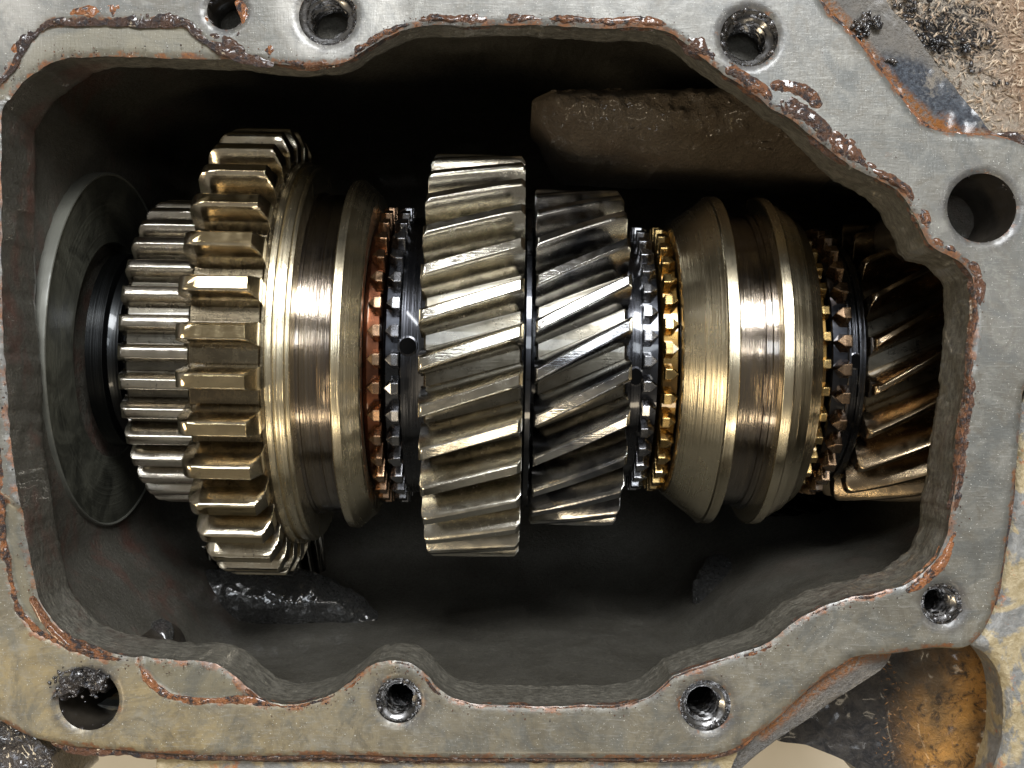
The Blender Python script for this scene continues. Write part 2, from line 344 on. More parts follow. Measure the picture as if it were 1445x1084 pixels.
OUTER = [(-260,-200),(1120,-200),(1160,0),(1172,18),(1196,40),(1230,80),(1263,123),(1290,158),(1306,175),(1326,183),(1363,188),(1406,191),(1445,203),(1560,250),(1640,400),(1560,520),(1452,545),(1443,581),(1438,640),(1433,690),(1428,722),(1422,765),(1416,805),(1406,855),(1393,885),(1380,903),(1362,914),(1323,914),(1273,921),(1210,927),(1190,938),(1170,952),(1136,979),(1103,1009),(1076,1032),(1043,1055),(996,1070),(963,1071),(800,1071),(650,1071),(480,1067),(380,1068),(277,1067),(190,1062),(110,1055),(67,1048),(33,1037),(0,1019),(-60,980),(-260,900)]
HOLES = [  # px, py, radius px, depth, threaded
    (318, 14, 27, 'short'), (462, 22, 41, 'thread'), (1058, 52, 41, 'thread'), (1387, 293, 49, 'bore'),
    (1330, 853, 29, 'thread'), (996, 997, 36, 'thread'), (562, 990, 32, 'thread'), (124, 989, 43, 'plain')]
inner_px = resample(INNER, 3.0); outer_px = resample(OUTER, 8.0)
# ragged edge
t = np.arange(len(inner_px)); nrm = np.roll(inner_px, -1, 0) - np.roll(inner_px, 1, 0); nrm = np.stack([-nrm[:, 1], nrm[:, 0]], 1); nrm /= np.linalg.norm(nrm, axis=1)[:, None] + 1e-9
p3 = np.column_stack([inner_px, np.zeros(len(inner_px))])
inner_px = inner_px + nrm * (fbm(p3, .06, 4) * 2.6)[:, None]
CASING = thing('gearbox_casing', 'open cast iron gearbox casing with rusty gasket residue round its cover opening, filling the frame', 'gearbox casing')

SHELF1 = [(-300,330),(0,118),(22,85),(45,50),(70,30),(120,28),(200,30),(262,34),(290,58),(320,74),(352,82),(385,92),(400,140),(-50,140),(-50,742),(5,762),(12,815),(25,862),(48,892),(75,906),(110,920),(150,930),(150,800),(-300,500)]
SHELF2 = [(195,932),(200,948),(216,966),(240,982),(270,990),(340,989),(376,996),(380,900),(200,890)]
def shelf_mask(px):
    m = np.zeros(len(px))
    for poly in (SHELF1, SHELF2):
        P = np.array(poly, float); d = dist_poly(px, P); ins = inside(px, P)
        m = np.maximum(m, sstep(-2.5, 2.5, np.where(ins, d, -d)))
    return m
def cdt_fill(loops, spacing, edge_gap=None):
    """triangulate region inside loops[0], outside the rest; returns verts2d, tris"""
    edge_gap = edge_gap or spacing * .6
    P = [np.array(l, float) for l in loops]
    mn = P[0].min(0); mx = P[0].max(0)
    xs = np.arange(mn[0], mx[0], spacing); ys = np.arange(mn[1], mx[1], spacing * .87)
    gx, gy = np.meshgrid(xs, ys); gx[1::2] += spacing / 2
    G = np.stack([gx.ravel(), gy.ravel()], 1); G += rng.uniform(-.15, .15, G.shape) * spacing
    ok = inside(G, P[0])
    for h in P[1:]: ok &= ~inside(G, h)
    G = G[ok]; dmin = np.full(len(G), 1e9)
    for h in P: dmin = np.minimum(dmin, dist_poly(G, h))
    G = G[dmin > edge_gap]
    V = np.concatenate(P + [G]); E = []; o = 0
    for h in P:
        n = len(h); E += [(o + i, o + (i + 1) % n) for i in range(n)]; o += n
    vo, eo, fo, ov, oe, of = delaunay_2d_cdt([Vector(v) for v in V.tolist()], E, [], 0, 1e-6)
    vo = np.array([tuple(v) for v in vo]); F = np.array([f for f in fo if len(f) == 3])
    c = vo[F].mean(1); ok = inside(c, P[0])
    for h in P[1:]: ok &= ~inside(c, h)
    F = F[ok]
    a = vo[F[:, 1]] - vo[F[:, 0]]; b = vo[F[:, 2]] - vo[F[:, 0]]; cr = a[:, 0] * b[:, 1] - a[:, 1] * b[:, 0]
    F[cr > 0] = F[cr > 0][:, ::-1]        # px y runs down: make faces point up
    return vo, F

def circle_px(cx, cy, r, n=48): return np.array([(cx + r * math.cos(a), cy + r * math.sin(a)) for a in np.linspace(0, 2 * math.pi, n, endpoint=False)])
hole_loops = [circle_px(x, y, r) for x, y, r, k in HOLES]
vo, F = cdt_fill([outer_px, inner_px] + hole_loops, 6.0)
dI = dist_poly(vo, inner_px[::2]); sh = shelf_mask(vo)
p3 = np.column_stack([vo / 100, np.zeros(len(vo))])
z = -.055 * sh + fbm(p3, .8, 2) * .010
z -= .03 * (1 - sstep(0, 5, dI))
hd = np.full(len(vo), 1e9)
for x, y, r, k in HOLES: hd = np.minimum(hd, np.hypot(vo[:, 0] - x, vo[:, 1] - y) - r)
z -= .04 * (1 - sstep(0, 6, hd))
dO = dist_poly(vo, outer_px)
z -= .05 * (1 - sstep(0, 8, dO))
fz = z
rust = .55 * (1 - sstep(2, 16, dI)) + .55 * (1 - sstep(2, 14, dO)) + .30 * (1 - sstep(0, 14, hd))
d1 = np.minimum(dist_poly(vo, np.array(SHELF1, float)), dist_poly(vo, np.array(SHELF2, float)))
rust = np.maximum(rust, .6 * (1 - sstep(0, 14, d1)))
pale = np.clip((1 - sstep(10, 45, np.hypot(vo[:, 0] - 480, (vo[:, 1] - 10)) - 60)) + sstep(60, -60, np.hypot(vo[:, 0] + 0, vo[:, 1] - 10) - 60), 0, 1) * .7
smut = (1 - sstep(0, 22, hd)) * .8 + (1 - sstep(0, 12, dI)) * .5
XY = W2(vo)
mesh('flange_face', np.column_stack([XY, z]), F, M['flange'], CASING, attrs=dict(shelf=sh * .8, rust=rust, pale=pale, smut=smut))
# outer skirt of the flange
ring = W2(outer_px); n = len(ring); zz = [-.05, -.12, -.9, -1.0]; off = [0, .03, .06, -.3]
cen = ring - ring.mean(0); nn = np.roll(ring, -1, 0) - np.roll(ring, 1, 0); nn = np.stack([nn[:, 1], -nn[:, 0]], 1); nn /= np.linalg.norm(nn, axis=1)[:, None]
if (nn * cen).sum() < 0: nn = -nn
V = []; Fc = []
for k in range(4):
    pr = np.column_stack([ring, np.full(n, zz[k])]); V.append(np.column_stack([ring + nn * (off[k] + (fbm(pr, 3, 3) * .03 if k else 0))[:, None] if k else ring, np.full(n, zz[k])]))
for k in range(3):
    for i in range(n):
        j = (i + 1) % n; Fc.append((k*n+i, k*n+j, (k+1)*n+j, (k+1)*n+i))
# casing body below the flange
b0 = len(V) * n; sm = ring.copy()
for _ in range(30): sm = (np.roll(sm, 1, 0) + sm + np.roll(sm, -1, 0)) / 3
bulge = np.column_stack([1.6 * sstep(5.2, 6.8, ring[:, 0]) * sstep(-3.6, -2.6, ring[:, 1]), np.zeros(n)])
for zc in (-1.02, -11.4): V.append(np.column_stack([(sm if zc < -2 else ring - nn * .3) + bulge, np.full(n, zc)]))
for k in (3, 4):
    for i in range(n):
        j = (i + 1) % n; Fc.append((k*n+i, k*n+j, (k+1)*n+j, (k+1)*n+i))
V = np.concatenate(V)
mesh('outer_wall', V, Fc, M['side'], CASING, attrs=dict(rust=np.zeros(len(V))))

# cavity: lip wall, undercut and deep walls, one surface
C0 = W2(inner_px); N0 = len(C0)
def smooth_loop(P, it):
    P = P.copy()
    for _ in range(it): P = (np.roll(P, 3, 0) + np.roll(P, -3, 0) + np.roll(P, 1, 0) + np.roll(P, -1, 0) + P) / 5
    return P
C1 = smooth_loop(C0, 260)
nn = np.roll(C1, -2, 0) - np.roll(C1, 2, 0); nn = np.stack([nn[:, 1], -nn[:, 0]], 1); nn /= np.linalg.norm(nn, axis=1)[:, None]
if (nn * (C1 - C1.mean(0))).sum() < 0: nn = -nn
rt = sstep(3.5, 5.6, C0[:, 0]); lf = sstep(-5.8, -6.6, C0[:, 0]); tp = np.maximum(sstep(3, 4.3, C0[:, 1]), sstep(.8, 2.2, C0[:, 1]) * (C0[:, 0] > 2)) * (1 - lf)
C1 = C1 + nn * (.12 + 1.1 * tp)[:, None]
C1[:, 0] += 1.55 * rt * (1 - .5 * tp)
bt = sstep(-3.0, -4.0, C0[:, 1]) * (1 - lf)
C1[:, 1] = C1[:, 1] * (1 - bt) + bt * np.minimum(C1[:, 1], C0[:, 1] - .10)
mid = sstep(-6.3, -5.5, C0[:, 0]) * sstep(5.2, 3.2, C0[:, 0]) * bt
C1[:, 1] = C1[:, 1] * (1 - mid) + mid * np.minimum(C1[:, 1], -4.80)
C1[:, 1] = np.maximum(C1[:, 1], -4.95)
C1[:, 0] = C1[:, 0] * (1 - lf) + lf * np.maximum(C1[:, 0], -7.24) * 1.0
C1[:, 0] = np.where(lf > .5, np.minimum(C1[:, 0], C0[:, 0]), C1[:, 0])
lm = sstep(-3.6, -2.9, C0[:, 1]) * (C0[:, 0] < -6)
C1[:, 0] = C1[:, 0] * (1 - lm) - 7.26 * lm
for _ in range(6):
    m_ = inside(C1, C0) | (dist_poly(C1, C0[::3]) < .06)
    C1[m_] += nn[m_] * .09
    C1 = smooth_loop(C1, 2)
lipd = np.full(N0, 1.18); lipd = lipd - .5 * tp * (1 - rt)
lipd = lipd + fbm(np.column_stack([C0, np.zeros(N0)]), .8, 3) * .12
rows = []; rustA = []; lip_paleA = []
def row(P, zf, amp, sc, r, lip_pale=0.0):
    lip_paleA.append(lip_pale * (1 - lf * sstep(-3.4, -2.4, C0[:, 1])))
    q = np.column_stack([P, np.broadcast_to(zf, N0)]); d = fbm(q, sc, 4) * amp + fbm(q + 9, sc * 4, 3) * amp * .4
    nrm = np.roll(P, -2, 0) - np.roll(P, 2, 0); nrm = np.stack([nrm[:, 1], -nrm[:, 0]], 1); nrm /= np.linalg.norm(nrm, axis=1)[:, None] + 1e-9
    rows.append(np.column_stack([P + nrm * d[:, None], q[:, 2]])); rustA.append(np.full(N0, r) if np.isscalar(r) else r)
lr = np.clip(sstep(-5.0, -6.5, C0[:, 0]) + .4 * sstep(3.5, 5.5, C0[:, 0]), 0, 1)
rr = rt * sstep(3.5, .5, C0[:, 1])
row(C0, -.03 - .055 * shelf_mask(inner_px), .0, 2, lr)
row(C0, -.10, .02, 2.5, lr)
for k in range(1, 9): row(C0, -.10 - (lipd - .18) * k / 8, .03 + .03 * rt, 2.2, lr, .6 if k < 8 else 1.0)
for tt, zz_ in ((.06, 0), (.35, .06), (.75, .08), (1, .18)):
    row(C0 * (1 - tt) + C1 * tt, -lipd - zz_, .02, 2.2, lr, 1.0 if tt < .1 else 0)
for zc in np.arange(-1.7, -8.0, -.3): row(C1, zc, .04, 1.3, lr * sstep(-9, -4, zc) if True else 0)
cc = C1.mean(0)
for fct, zc in ((.985, -8.5), (.96, -9.2), (.91, -10.0), (.83, -10.6), (.7, -10.95), (.5, -11.1), (.25, -11.15)):
    row(cc + (C1 - cc) * fct, zc, .04, 1.3, 0.0)
V = np.concatenate(rows); Fc = []
nr = len(rows)
for k in range(nr - 1):
    a = k * N0; b = (k + 1) * N0
    for i in range(N0):
        j = (i + 1) % N0; Fc.append((a + j, a + i, b + i, b + j))
V = np.vstack([V, [cc[0], cc[1], -11.16]]); b = (nr - 1) * N0
for i in range(N0): Fc.append((b + (i + 1) % N0, b + i, len(V) - 1))
mesh('cavity_wall', V, Fc, M['cavity'], CASING, attrs=dict(rust=np.append(np.concatenate(rustA), 0), lip_pale=np.append(np.concatenate(lip_paleA), 0)))

# generic lumpy patch (a raised or sunken piece of casting) from a pixel outline at height z
def patch(name, poly, zfun, mat, skirt=.6, spacing=6, amp=.03, sc=1.6, fine=0, zref=0, attrs=None, parent=CASING, step=6, edge=.0, edgew=10):
    L = resample(poly, step); v, f = cdt_fill([L], spacing)
    xy = W2(v, zref); z0 = zfun(v); q = np.column_stack([xy, z0]); d = dist_poly(v, L)
    z0 = z0 + (fbm(q, sc, 4) * amp + fbm(q, sc * 5, 3) * amp * .5 + (np.maximum(0, fbm(q, 6, 2)) * fine if fine else 0)) - edge * (1 - sstep(0, edgew, d)) ** 2
    V = np.column_stack([xy, z0]); F = f.tolist(); n = len(L); base = len(V)
    Vs = V[:n].copy(); Vs[:, 2] -= skirt
    V = np.vstack([V, Vs])
    for i in range(n):
        j = (i + 1) % n; F.append((i, j, base + j, base + i)); 
    at = {k: np.append(g(v), g(v[:n])) for k, g in (attrs or {}).items()}
    for k in ('rust', 'wet', 'orange'): at.setdefault(k, np.zeros(len(V)))
    return mesh(name, V, F, mat, parent, attrs=at, sharp=60)
P2 = lambda *a: np.array(a, float)
# top-right outer rib (painted grey skin with wet bluish smears)
patch('outer_rib', [(1140,-60),(1250,-60),(1256,0),(1290,38),(1322,82),(1352,120),(1382,160),(1402,186),(1470,196),(1470,230),(1400,210),(1330,205),(1290,180),(1240,115),(1180,50),(1145,10)],
      lambda v: -.30 - .12 * sstep(0, 60, dist_poly(v, P2((1160,0),(1263,123),(1326,190),(1445,200)), False)), M['rib'], skirt=2.0, spacing=5, amp=.05, zref=-.3,
      attrs=dict(wet=lambda v: np.clip(1 - sstep(14, 44, np.abs((v[:, 0] - 1305) * .62 - (v[:, 1] - 118) * .78) ), 0, 1) * sstep(60, 100, v[:, 1]) * 1.0 + .25 * sstep(150, 90, v[:, 1]),
                 rust=lambda v: 1 - sstep(4, 13, np.abs(dist_poly(v, P2((1160,0),(1196,37),(1263,123),(1326,183),(1445,204)), False) - 2)) + .8 * (1 - sstep(5, 20, np.hypot(v[:, 0] - 1335, v[:, 1] - 172)))))
# bottom right web, sunk floor, rusty pocket and side strip
patch('outer_web', [(1040,1050),(1076,1020),(1136,965),(1175,940),(1215,918),(1262,918),(1256,940),(1228,962),(1180,992),(1140,1020),(1100,1045),(1060,1075),(1000,1130),(940,1130),(960,1060)],
      lambda v: -.22 - .25 * sstep(0, 60, dist_poly(v, P2((1040,1050),(1136,970),(1210,920)), False)), M['rib'], skirt=2.5, amp=.04, zref=-.3, spacing=5,
      attrs=dict(wet=lambda v: np.full(len(v), .45), rust=lambda v: (1 - sstep(6, 16, dist_poly(v, P2((1076,1032),(1136,979),(1175,950),(1215,926),(1260,921)), False))) * .9))
patch('rusty_pocket', [(1095,1046),(1130,1000),(1200,940),(1262,905),(1300,890),(1400,890),(1450,930),(1456,1130),(1245,1130),(1215,1092),(1150,1062)],
      lambda v: -1.9 + .5 * sstep(1250, 1300, v[:, 0] + (v[:, 1] - 1000) * -.12) + .35 * sstep(1000, 930, v[:, 1]) + .55 * sstep(1360, 1425, v[:, 0]), M['rust'], skirt=2.5, zref=-1.6, amp=.12, sc=1.2, spacing=6,
      attrs=dict(wet=lambda v: np.clip(sstep(1292, 1252, v[:, 0] + (v[:, 1] - 1000) * -.15) + .6 * sstep(1010, 930, v[:, 1] + (v[:, 0] - 1260) * .5), 0, 1)))
patch('side_strip', [(1443,581),(1436,661),(1428,722),(1416,805),(1405,858),(1388,890),(1372,908),(1395,925),(1412,950),(1419,985),(1420,1040),(1413,1130),(1600,1130),(1600,560),(1470,545)],
      lambda v: -.14 + 0 * v[:, 0], M['side'], skirt=.55, zref=-.14, amp=.05, spacing=7, edge=.12)
patch('bottom_strip', [(-120,960),(0,1010),(33,1032),(60,1050),(70,1066),(76,1130),(-120,1130)], lambda v: -.25 + 0 * v[:, 0], M['grease'], skirt=1.5, zref=-.25, amp=.14, sc=3, spacing=5)
patch('bottom_strip', [(236,1050),(480,1052),(800,1055),(1010,1055),(1040,1062),(990,1130),(240,1130)], lambda v: -.16 - .08 * sstep(1064, 1076, v[:, 1]), M['side'], skirt=1.5, zref=-.2, amp=.04, spacing=6)
# rough cast ledge inside, upper right, and wet ridges at the bottom of the cavity
def lump(name, pts, radf, zc, mat, parent=CASING, seg=72, amp=.08, sc=2.0, flat=1.0, rust=.5):
    """tube of varying radius along a 3-D path, roughened"""
    P = resample([np.array(p, float) for p in pts], .035, False); n = len(P); V = []; F = []
    T = np.gradient(P, axis=0); T /= np.linalg.norm(T, axis=1)[:, None]
    up = np.array([0, 0, 1.0]); 
    for i in range(n):
        s = np.cross(T[i], up); s /= np.linalg.norm(s); u = np.cross(s, T[i]); tt = i / (n - 1); r = radf(tt)
        for k in range(seg):
            a = 2 * math.pi * k / seg; V.append(P[i] + s * math.cos(a) * r + u * math.sin(a) * r * flat)
    V = np.array(V); ctr = np.repeat(P, seg, 0); d = V - ctr; L = np.linalg.norm(d, axis=1)[:, None] + 1e-9
    V = V + d / L * ((fbm(V, sc, 4) * amp + fbm(V, sc * 4, 3) * amp * .5 + np.maximum(0, fbm(V, 9, 2)) * amp * .3))[:, None] * np.minimum(1, L / .05)
    for i in range(n - 1):
        for k in range(seg):
            k2 = (k + 1) % seg; F.append((i*seg+k, (i+1)*seg+k, (i+1)*seg+k2, i*seg+k2))
    F.append(list(range(seg))); F.append([(n - 1) * seg + k for k in range(seg)][::-1])
    return mesh(name, V, F, mat, parent, attrs=dict(rust=np.full(len(V), rust), wet=np.ones(len(V)), orange=np.zeros(len(V))))
patch('cast_ledge', [(752,126),(775,122),(1000,118),(1300,100),(1400,240),(1330,240),(1240,226),(1000,216),(860,212),(808,206),(785,185),(768,158)],
      lambda v: -2.75 - 1.0 * sstep(150, 222, v[:, 1]) ** 1.5 - .5 * (1 - sstep(750, 782, v[:, 0] - .5 * (v[:, 1] - 122))), M['brown_iron'], skirt=2.2, zref=-2.8, fine=.22, amp=.10, sc=1.9, spacing=4, step=5, edge=.35, edgew=22, attrs=dict(rust=lambda v: np.full(len(v), .5)))
lump('wet_ridge', [W(236, 842, -6.9), W(262, 842, -6.8), W(370, 845, -6.8), W(460, 850, -6.9), W(520, 885, -7.1)], lambda t: (.56 * min(1, t * 8 + .25) * (1 - .35 * sstep(.6, 1, t))), 0, M['wet_iron'], amp=.09, sc=1.6, rust=0)
lump('wet_boss', [W(1014, 790, -7.1), W(1010, 840, -6.6), W(1000, 900, -6.3)], lambda t: .10 + .36 * math.sin(math.pi * min(1, t * .8 + .1)), 0, M['wet_iron'], amp=.08, rust=0)
lump('wet_boss', [W(1075, 846, -7.0), W(1064, 866, -6.8), W(1050, 890, -7.0)], lambda t: .12 + .34 * math.sin(math.pi * min(1, t * .8 + .1)), 0, M['wet_iron'], amp=.08, rust=0)
lump('cast_nub', [W(222, 884, -3.0), W(230, 894, -2.7), W(228, 915, -2.5)], lambda t: .06 + .12 * math.sin(math.pi * min(1, t * .7 + .2)), 0, M['wet_iron'], amp=.05)
lump('wall_pin', [W(143, 794, -3.75), W(145, 806, -3.6), W(145, 824, -3.7)], lambda t: .05 + .08 * math.sin(math.pi * t), 0, M['grease'], amp=.01, seg=16)

# bolt holes
def bolt_hole(cx, cy, r, kind):
    c = W(cx, cy); n = 56; rad = r / 100; depth = {'plain': 3.2, 'short': 1.0, 'thread': 1.15, 'bore': 7.0}[kind]
    rows = []; nz = 70 if kind == 'thread' else 30
    for k in range(nz):
        tt = k / (nz - 1); zc = -.045 - depth * tt; ang = np.linspace(0, 2 * math.pi, n, endpoint=False)
        rr_ = np.full(n, rad)
        if kind == 'thread':
            inn = .74; lead = sstep(0, .12, tt); ph = (zc / .12 + ang / (2 * math.pi)) % 1
            rr_ = rad * (1 - (1 - inn) * lead) + lead * .035 * (np.abs(ph - .5) * 4 - 1)
        elif kind == 'bore': rr_ = rad * (1 - .14 * sstep(.08, .2, tt)) * np.ones(n)
        P = np.column_stack([np.cos(ang) * rr_, np.sin(ang) * rr_, np.full(n, zc)])
        g = fbm(P + [cx, cy, 0], 6, 3) * .05 * (1 - tt) * min(1, k / 2)
        P[:, 0] -= np.cos(ang) * np.abs(g); P[:, 1] -= np.sin(ang) * np.abs(g); rows.append(P)
    V = np.concatenate(rows); F = []
    for k in range(nz - 1):
        for i in range(n):
            j = (i + 1) % n; F.append((k*n+j, k*n+i, (k+1)*n+i, (k+1)*n+j))
    mesh('bolt_hole', V, F, M['thread'] if kind == 'thread' else M['bore_shade'], CASING, loc=(c[0], c[1], 0), sharp=80)
    F = [list(range(n))]; V = np.column_stack([np.cos(ang) * rad, np.sin(ang) * rad, np.full(n, -depth - .03)])
    mesh('hole_bottom', V, F, M['hole_shade'], CASING, loc=(c[0], c[1], 0))
for h in HOLES: bolt_hole(*h)

# rusty residue beads
def bead(pts_px, wpx, h, orange=0.2, drop=0.0, zb=0.0, side=1, name='gasket_residue', mat=None, ends=True):
    L = resample(pts_px, 2.2, False) if len(pts_px) < 60 else np.array(pts_px); n = len(L); m = 13
    T = np.gradient(L, axis=0); T /= np.linalg.norm(T, axis=1)[:, None] + 1e-9; Nn = np.stack([T[:, 1], -T[:, 0]], 1) * side
    seed = rng.uniform(0, 50); q = np.column_stack([L / 100, np.full(n, seed)])
    wv = wpx * 1.0 * (1 + .7 * fbm(q, 3.0, 4)); tp = np.minimum(1, np.minimum(np.arange(n), np.arange(n)[::-1]) / 12) ** .6 if ends else np.ones(n)
    V = []; us = np.linspace(-1, 1, m)
    for u in us:
        lat = L + Nn * (u * wv / 2 * (.25 + .75 * tp))[:, None]
        xy = W2(lat); qq = np.column_stack([xy, np.full(n, seed)])
        pm = np.clip(.80 + 2.0 * fbm(np.column_stack([L / 100, np.full(n, seed + 40)]), 1.6, 3), .05, 1.05)
        hh = h * .42 * pm * (1 - u * u) ** .6 * (.55 + 1.1 * np.abs(fbm(qq, 5, 3)) + .9 * np.maximum(0, fbm(qq, 14, 2))) * tp
        zc = zb - .022 + hh - drop * max(0, u - .1) ** 1.5
        V.append(np.column_stack([xy + fbm(qq + 3, 12, 2)[:, None] * .012, zc]))
    V = np.concatenate(V); F = []
    for k in range(m - 1):
        for i in range(n - 1): F.append((k*n+i, k*n+i+1, (k+1)*n+i+1, (k+1)*n+i))
    o = mesh(name, V, F, mat or M['residue'], CASING, attrs=dict(orange=np.full(len(V), orange), rust=np.ones(len(V)), wet=np.ones(len(V))))
    # faces should look up
    me = o.data
    if sum(p.normal.z for p in me.polygons) < 0: me.flip_normals()
    return o
def along_inner(a, b, off=0.0):
    i = int(np.argmin(np.hypot(*(inner_px - a).T))); j = int(np.argmin(np.hypot(*(inner_px - b).T)))
    idx = np.arange(i, j + 1) if j > i else np.arange(i, j + len(inner_px) + 1) % len(inner_px)
    return inner_px[idx] + out_n[idx] * off
T0 = np.roll(inner_px, -3, 0) - np.roll(inner_px, 3, 0); out_n = np.stack([-T0[:, 1], T0[:, 0]], 1); out_n /= np.linalg.norm(out_n, axis=1)[:, None]
cpx = inner_px.mean(0)
if (out_n * (inner_px - cpx)).sum() < 0: out_n = -out_n
def ebead(a, b, w_, h, orange, off=None, drop=.12):
    L = along_inner(a, b, w_ * .38 if off is None else off)
    # side so that u=+1 points into the opening
    T = L[5] - L[0]; Nn = np.array([T[1], -T[0]]); k = int(np.argmin(np.hypot(*(inner_px - L[0]).T))); s = -1 if Nn @ out_n[k] > 0 else 1
    return bead(L, w_, h, orange, drop, side=s)
# INNER runs anticlockwise on screen: left side down, bottom to the right, right side up, top to the left
ebead((50,840),(195,928), 16, .07, .6, 6); ebead((347,972),(405,995), 8, .05, .6)
ebead((373,989),(474,978), 7, .04, .7); ebead((474,978),(540,934), 13, .06, .7); ebead((540,934),(590,943), 6, .035, .4); ebead((585,940),(640,988), 13, .06, 1.0)
ebead((640,988),(912,985), 4, .025, .5); ebead((912,985),(1035,925), 4, .02, .3); ebead((1030,927),(1095,898), 15, .08, .9); ebead((1095,898),(1190,846), 10, .05, .15)
ebead((1180,848),(1262,832), 7, .05, .1); ebead((1255,832),(1338,745), 20, .12, 1.0); ebead((1338,745),(1372,500), 13, .09, .25)
ebead((1350,680),(1376,400), 8, .07, .5, 1); ebead((1374,440),(1345,363), 18, .12, .3); ebead((1350,366),(1280,285), 22, .14, .5); ebead((1285,290),(1225,245), 20, .13, .35)
ebead((1235,250),(1080,145), 30, .15, .3, 12); ebead((1090,152),(1000,88), 22, .13, .55, 9); ebead((1010,95),(930,42), 24, .14, .2, 8)
ebead((945,46),(755,35), 17, .11, .5, 8); ebead((770,36),(580,39), 18, .12, .3, 8); ebead((590,39),(478,88), 14, .09, .6, 5); ebead((485,86),(385,90), 14, .08, .5, 3)
bead([(1072,128),(1095,120),(1122,124),(1145,138),(1163,162),(1185,190),(1205,212),(1228,240)], 24, .13, .35)
bead([(1085,142),(1120,150),(1150,172),(1180,205)], 26, .14, .1)
bead([(-20,112),(0,98),(14,80),(28,55),(46,34),(70,20),(120,16),(200,15),(262,12),(292,30)], 20, .09, .85)
bead([(-20,125),(2,103),(18,84),(34,56),(54,38),(80,30),(130,27),(200,28),(255,30),(288,52),(318,72),(352,82),(385,92)], 17, .11, .05)
bead([(333,0),(350,22),(372,52),(388,86)], 26, .10, .9); bead([(296,50),(330,66),(356,84)], 24, .11, .05)
bead([(284,28),(290,44),(312,54),(336,46),(346,28)], 12, .09, .1)
bead([(-10,560),(-3,640),(1,700),(3,762),(10,815),(24,860),(46,888),(74,904),(112,918),(140,922)], 13, .08, .75)
bead([(192,934),(200,950),(216,968),(240,984),(270,991),(310,990),(345,989),(376,995)], 12, .07, .8)
bead([(1157,-10),(1172,18),(1196,40),(1230,80),(1263,123),(1290,158),(1308,176),(1330,184),(1363,189),(1406,192),(1450,205)], 8, .05, .8, zb=-.04)
bead([(1410,188),(1430,190),(1455,206)], 12, .08, .1, zb=-.04)
bead([(1215,924),(1175,946),(1136,976),(1103,1006),(1076,1030),(1043,1056),(996,1070)], 9, .05, .9, zb=-.06)
bead([(1060,1050),(1030,1064),(990,1072),(930,1074),(850,1073),(700,1073),(560,1072),(480,1069),(380,1072),(250,1070)], 10, .08, .25, zb=-.08)
bead([(60,1046),(110,1060),(180,1064),(260,1070)], 16, .08, .35, zb=-.1)
bead([(240,1076),(420,1078),(620,1080),(820,1078),(980,1078)], 8, .07, .2, zb=-.16)
bead([(1438,640),(1430,722),(1418,800),(1408,856)], 5, .04, .35, zb=-.06)

# grease crumbs and spatter: uncountable
def lumps(name, items, mat, parent=CASING, rough=.35):
    V = []; F = []; 
    ico_v = []; ph = (1 + 5 ** .5) / 2
    for a, b in ((-1, ph), (1, ph), (-1, -ph), (1, -ph)): ico_v += [(a, b, 0), (0, a, b), (b, 0, a)]
    iv = np.array(ico_v, float); iv /= np.linalg.norm(iv[0])
    import itertools
    e = min(np.linalg.norm(iv[0] - iv[k]) for k in range(1, 12)) * 1.01
    tri = [t for t in itertools.combinations(range(12), 3) if all(np.linalg.norm(iv[a] - iv[b]) < e for a, b in itertools.combinations(t, 2))]
    tri = [t if np.cross(iv[t[1]] - iv[t[0]], iv[t[2]] - iv[t[0]]) @ iv[t[0]] > 0 else t[::-1] for t in tri]
    for p, s in items:
        b = len(V); sc = rng.uniform(.5, 1.5, 3) * s
        for v in iv: V.append(np.array(p) + v * sc * (1 + rng.uniform(-rough, rough)))
        F += [(a + b, c + b, d + b) for a, c, d in tri]
    o = mesh(name, V, F, mat, parent, attrs=dict(orange=np.full(len(V), .3), rust=np.ones(len(V)), wet=np.ones(len(V))))
    o['kind'] = 'stuff'; return o
items = []
for x, y, r, k in HOLES:
    for _ in range(90 if k == 'thread' else 35):
        a = rng.uniform(0, 2 * math.pi); rr_ = r * (.97 + rng.normal() * .05) if k == 'thread' else r * (1.02 + abs(rng.normal()) * .04)
        p = W(x + rr_ * math.cos(a), y + rr_ * math.sin(a)); p[2] = -.06 - abs(rng.normal()) * .12; items.append((p, rng.uniform(.015, .045)))
lumps('grease_crumbs', items, M['grease'])
patch('grease_clump', [(74,974),(84,966),(82,956),(96,953),(104,943),(118,940),(132,944),(146,950),(152,958),(147,968),(146,980),(136,978),(130,984),(122,976),(112,974),(106,984),(97,980),(92,990),(84,984),(72,988)],
      lambda v: .05 + .05 * fbm(np.column_stack([v / 100, v[:, 0] * 0]), 9, 2), M['grease'], skirt=.3, amp=.16, sc=6, spacing=2.2, step=2.5, edge=.13, edgew=5)
items = []
for _ in range(60):
    a = rng.uniform(0, 2 * math.pi); p = W(112 + 34 * math.cos(a) + rng.normal() * 4, 964 + 20 * math.sin(a) + rng.normal() * 3)
    if p[1] > -4.5: p[2] = .0; items.append((p, rng.uniform(.010, .03)))
lumps('grease_crumbs', items, M['grease'])
items = []
for _ in range(900):
    k = rng.integers(len(inner_px)); d = abs(rng.normal()) * 9
    q = inner_px[k] + out_n[k] * d; p = W(*q); p[2] = .0; items.append((p, rng.uniform(.004, .013)))
for _ in range(160):
    q = (rng.uniform(0, 1440), rng.uniform(0, 1070))
    if not inside(np.array([q]), inner_px)[0] and inside(np.array([q]), outer_px)[0]: p = W(*q); p[2] = .0; items.append((p, rng.uniform(.004, .010)))
lumps('rust_crumbs', items, M['residue'])
items = []
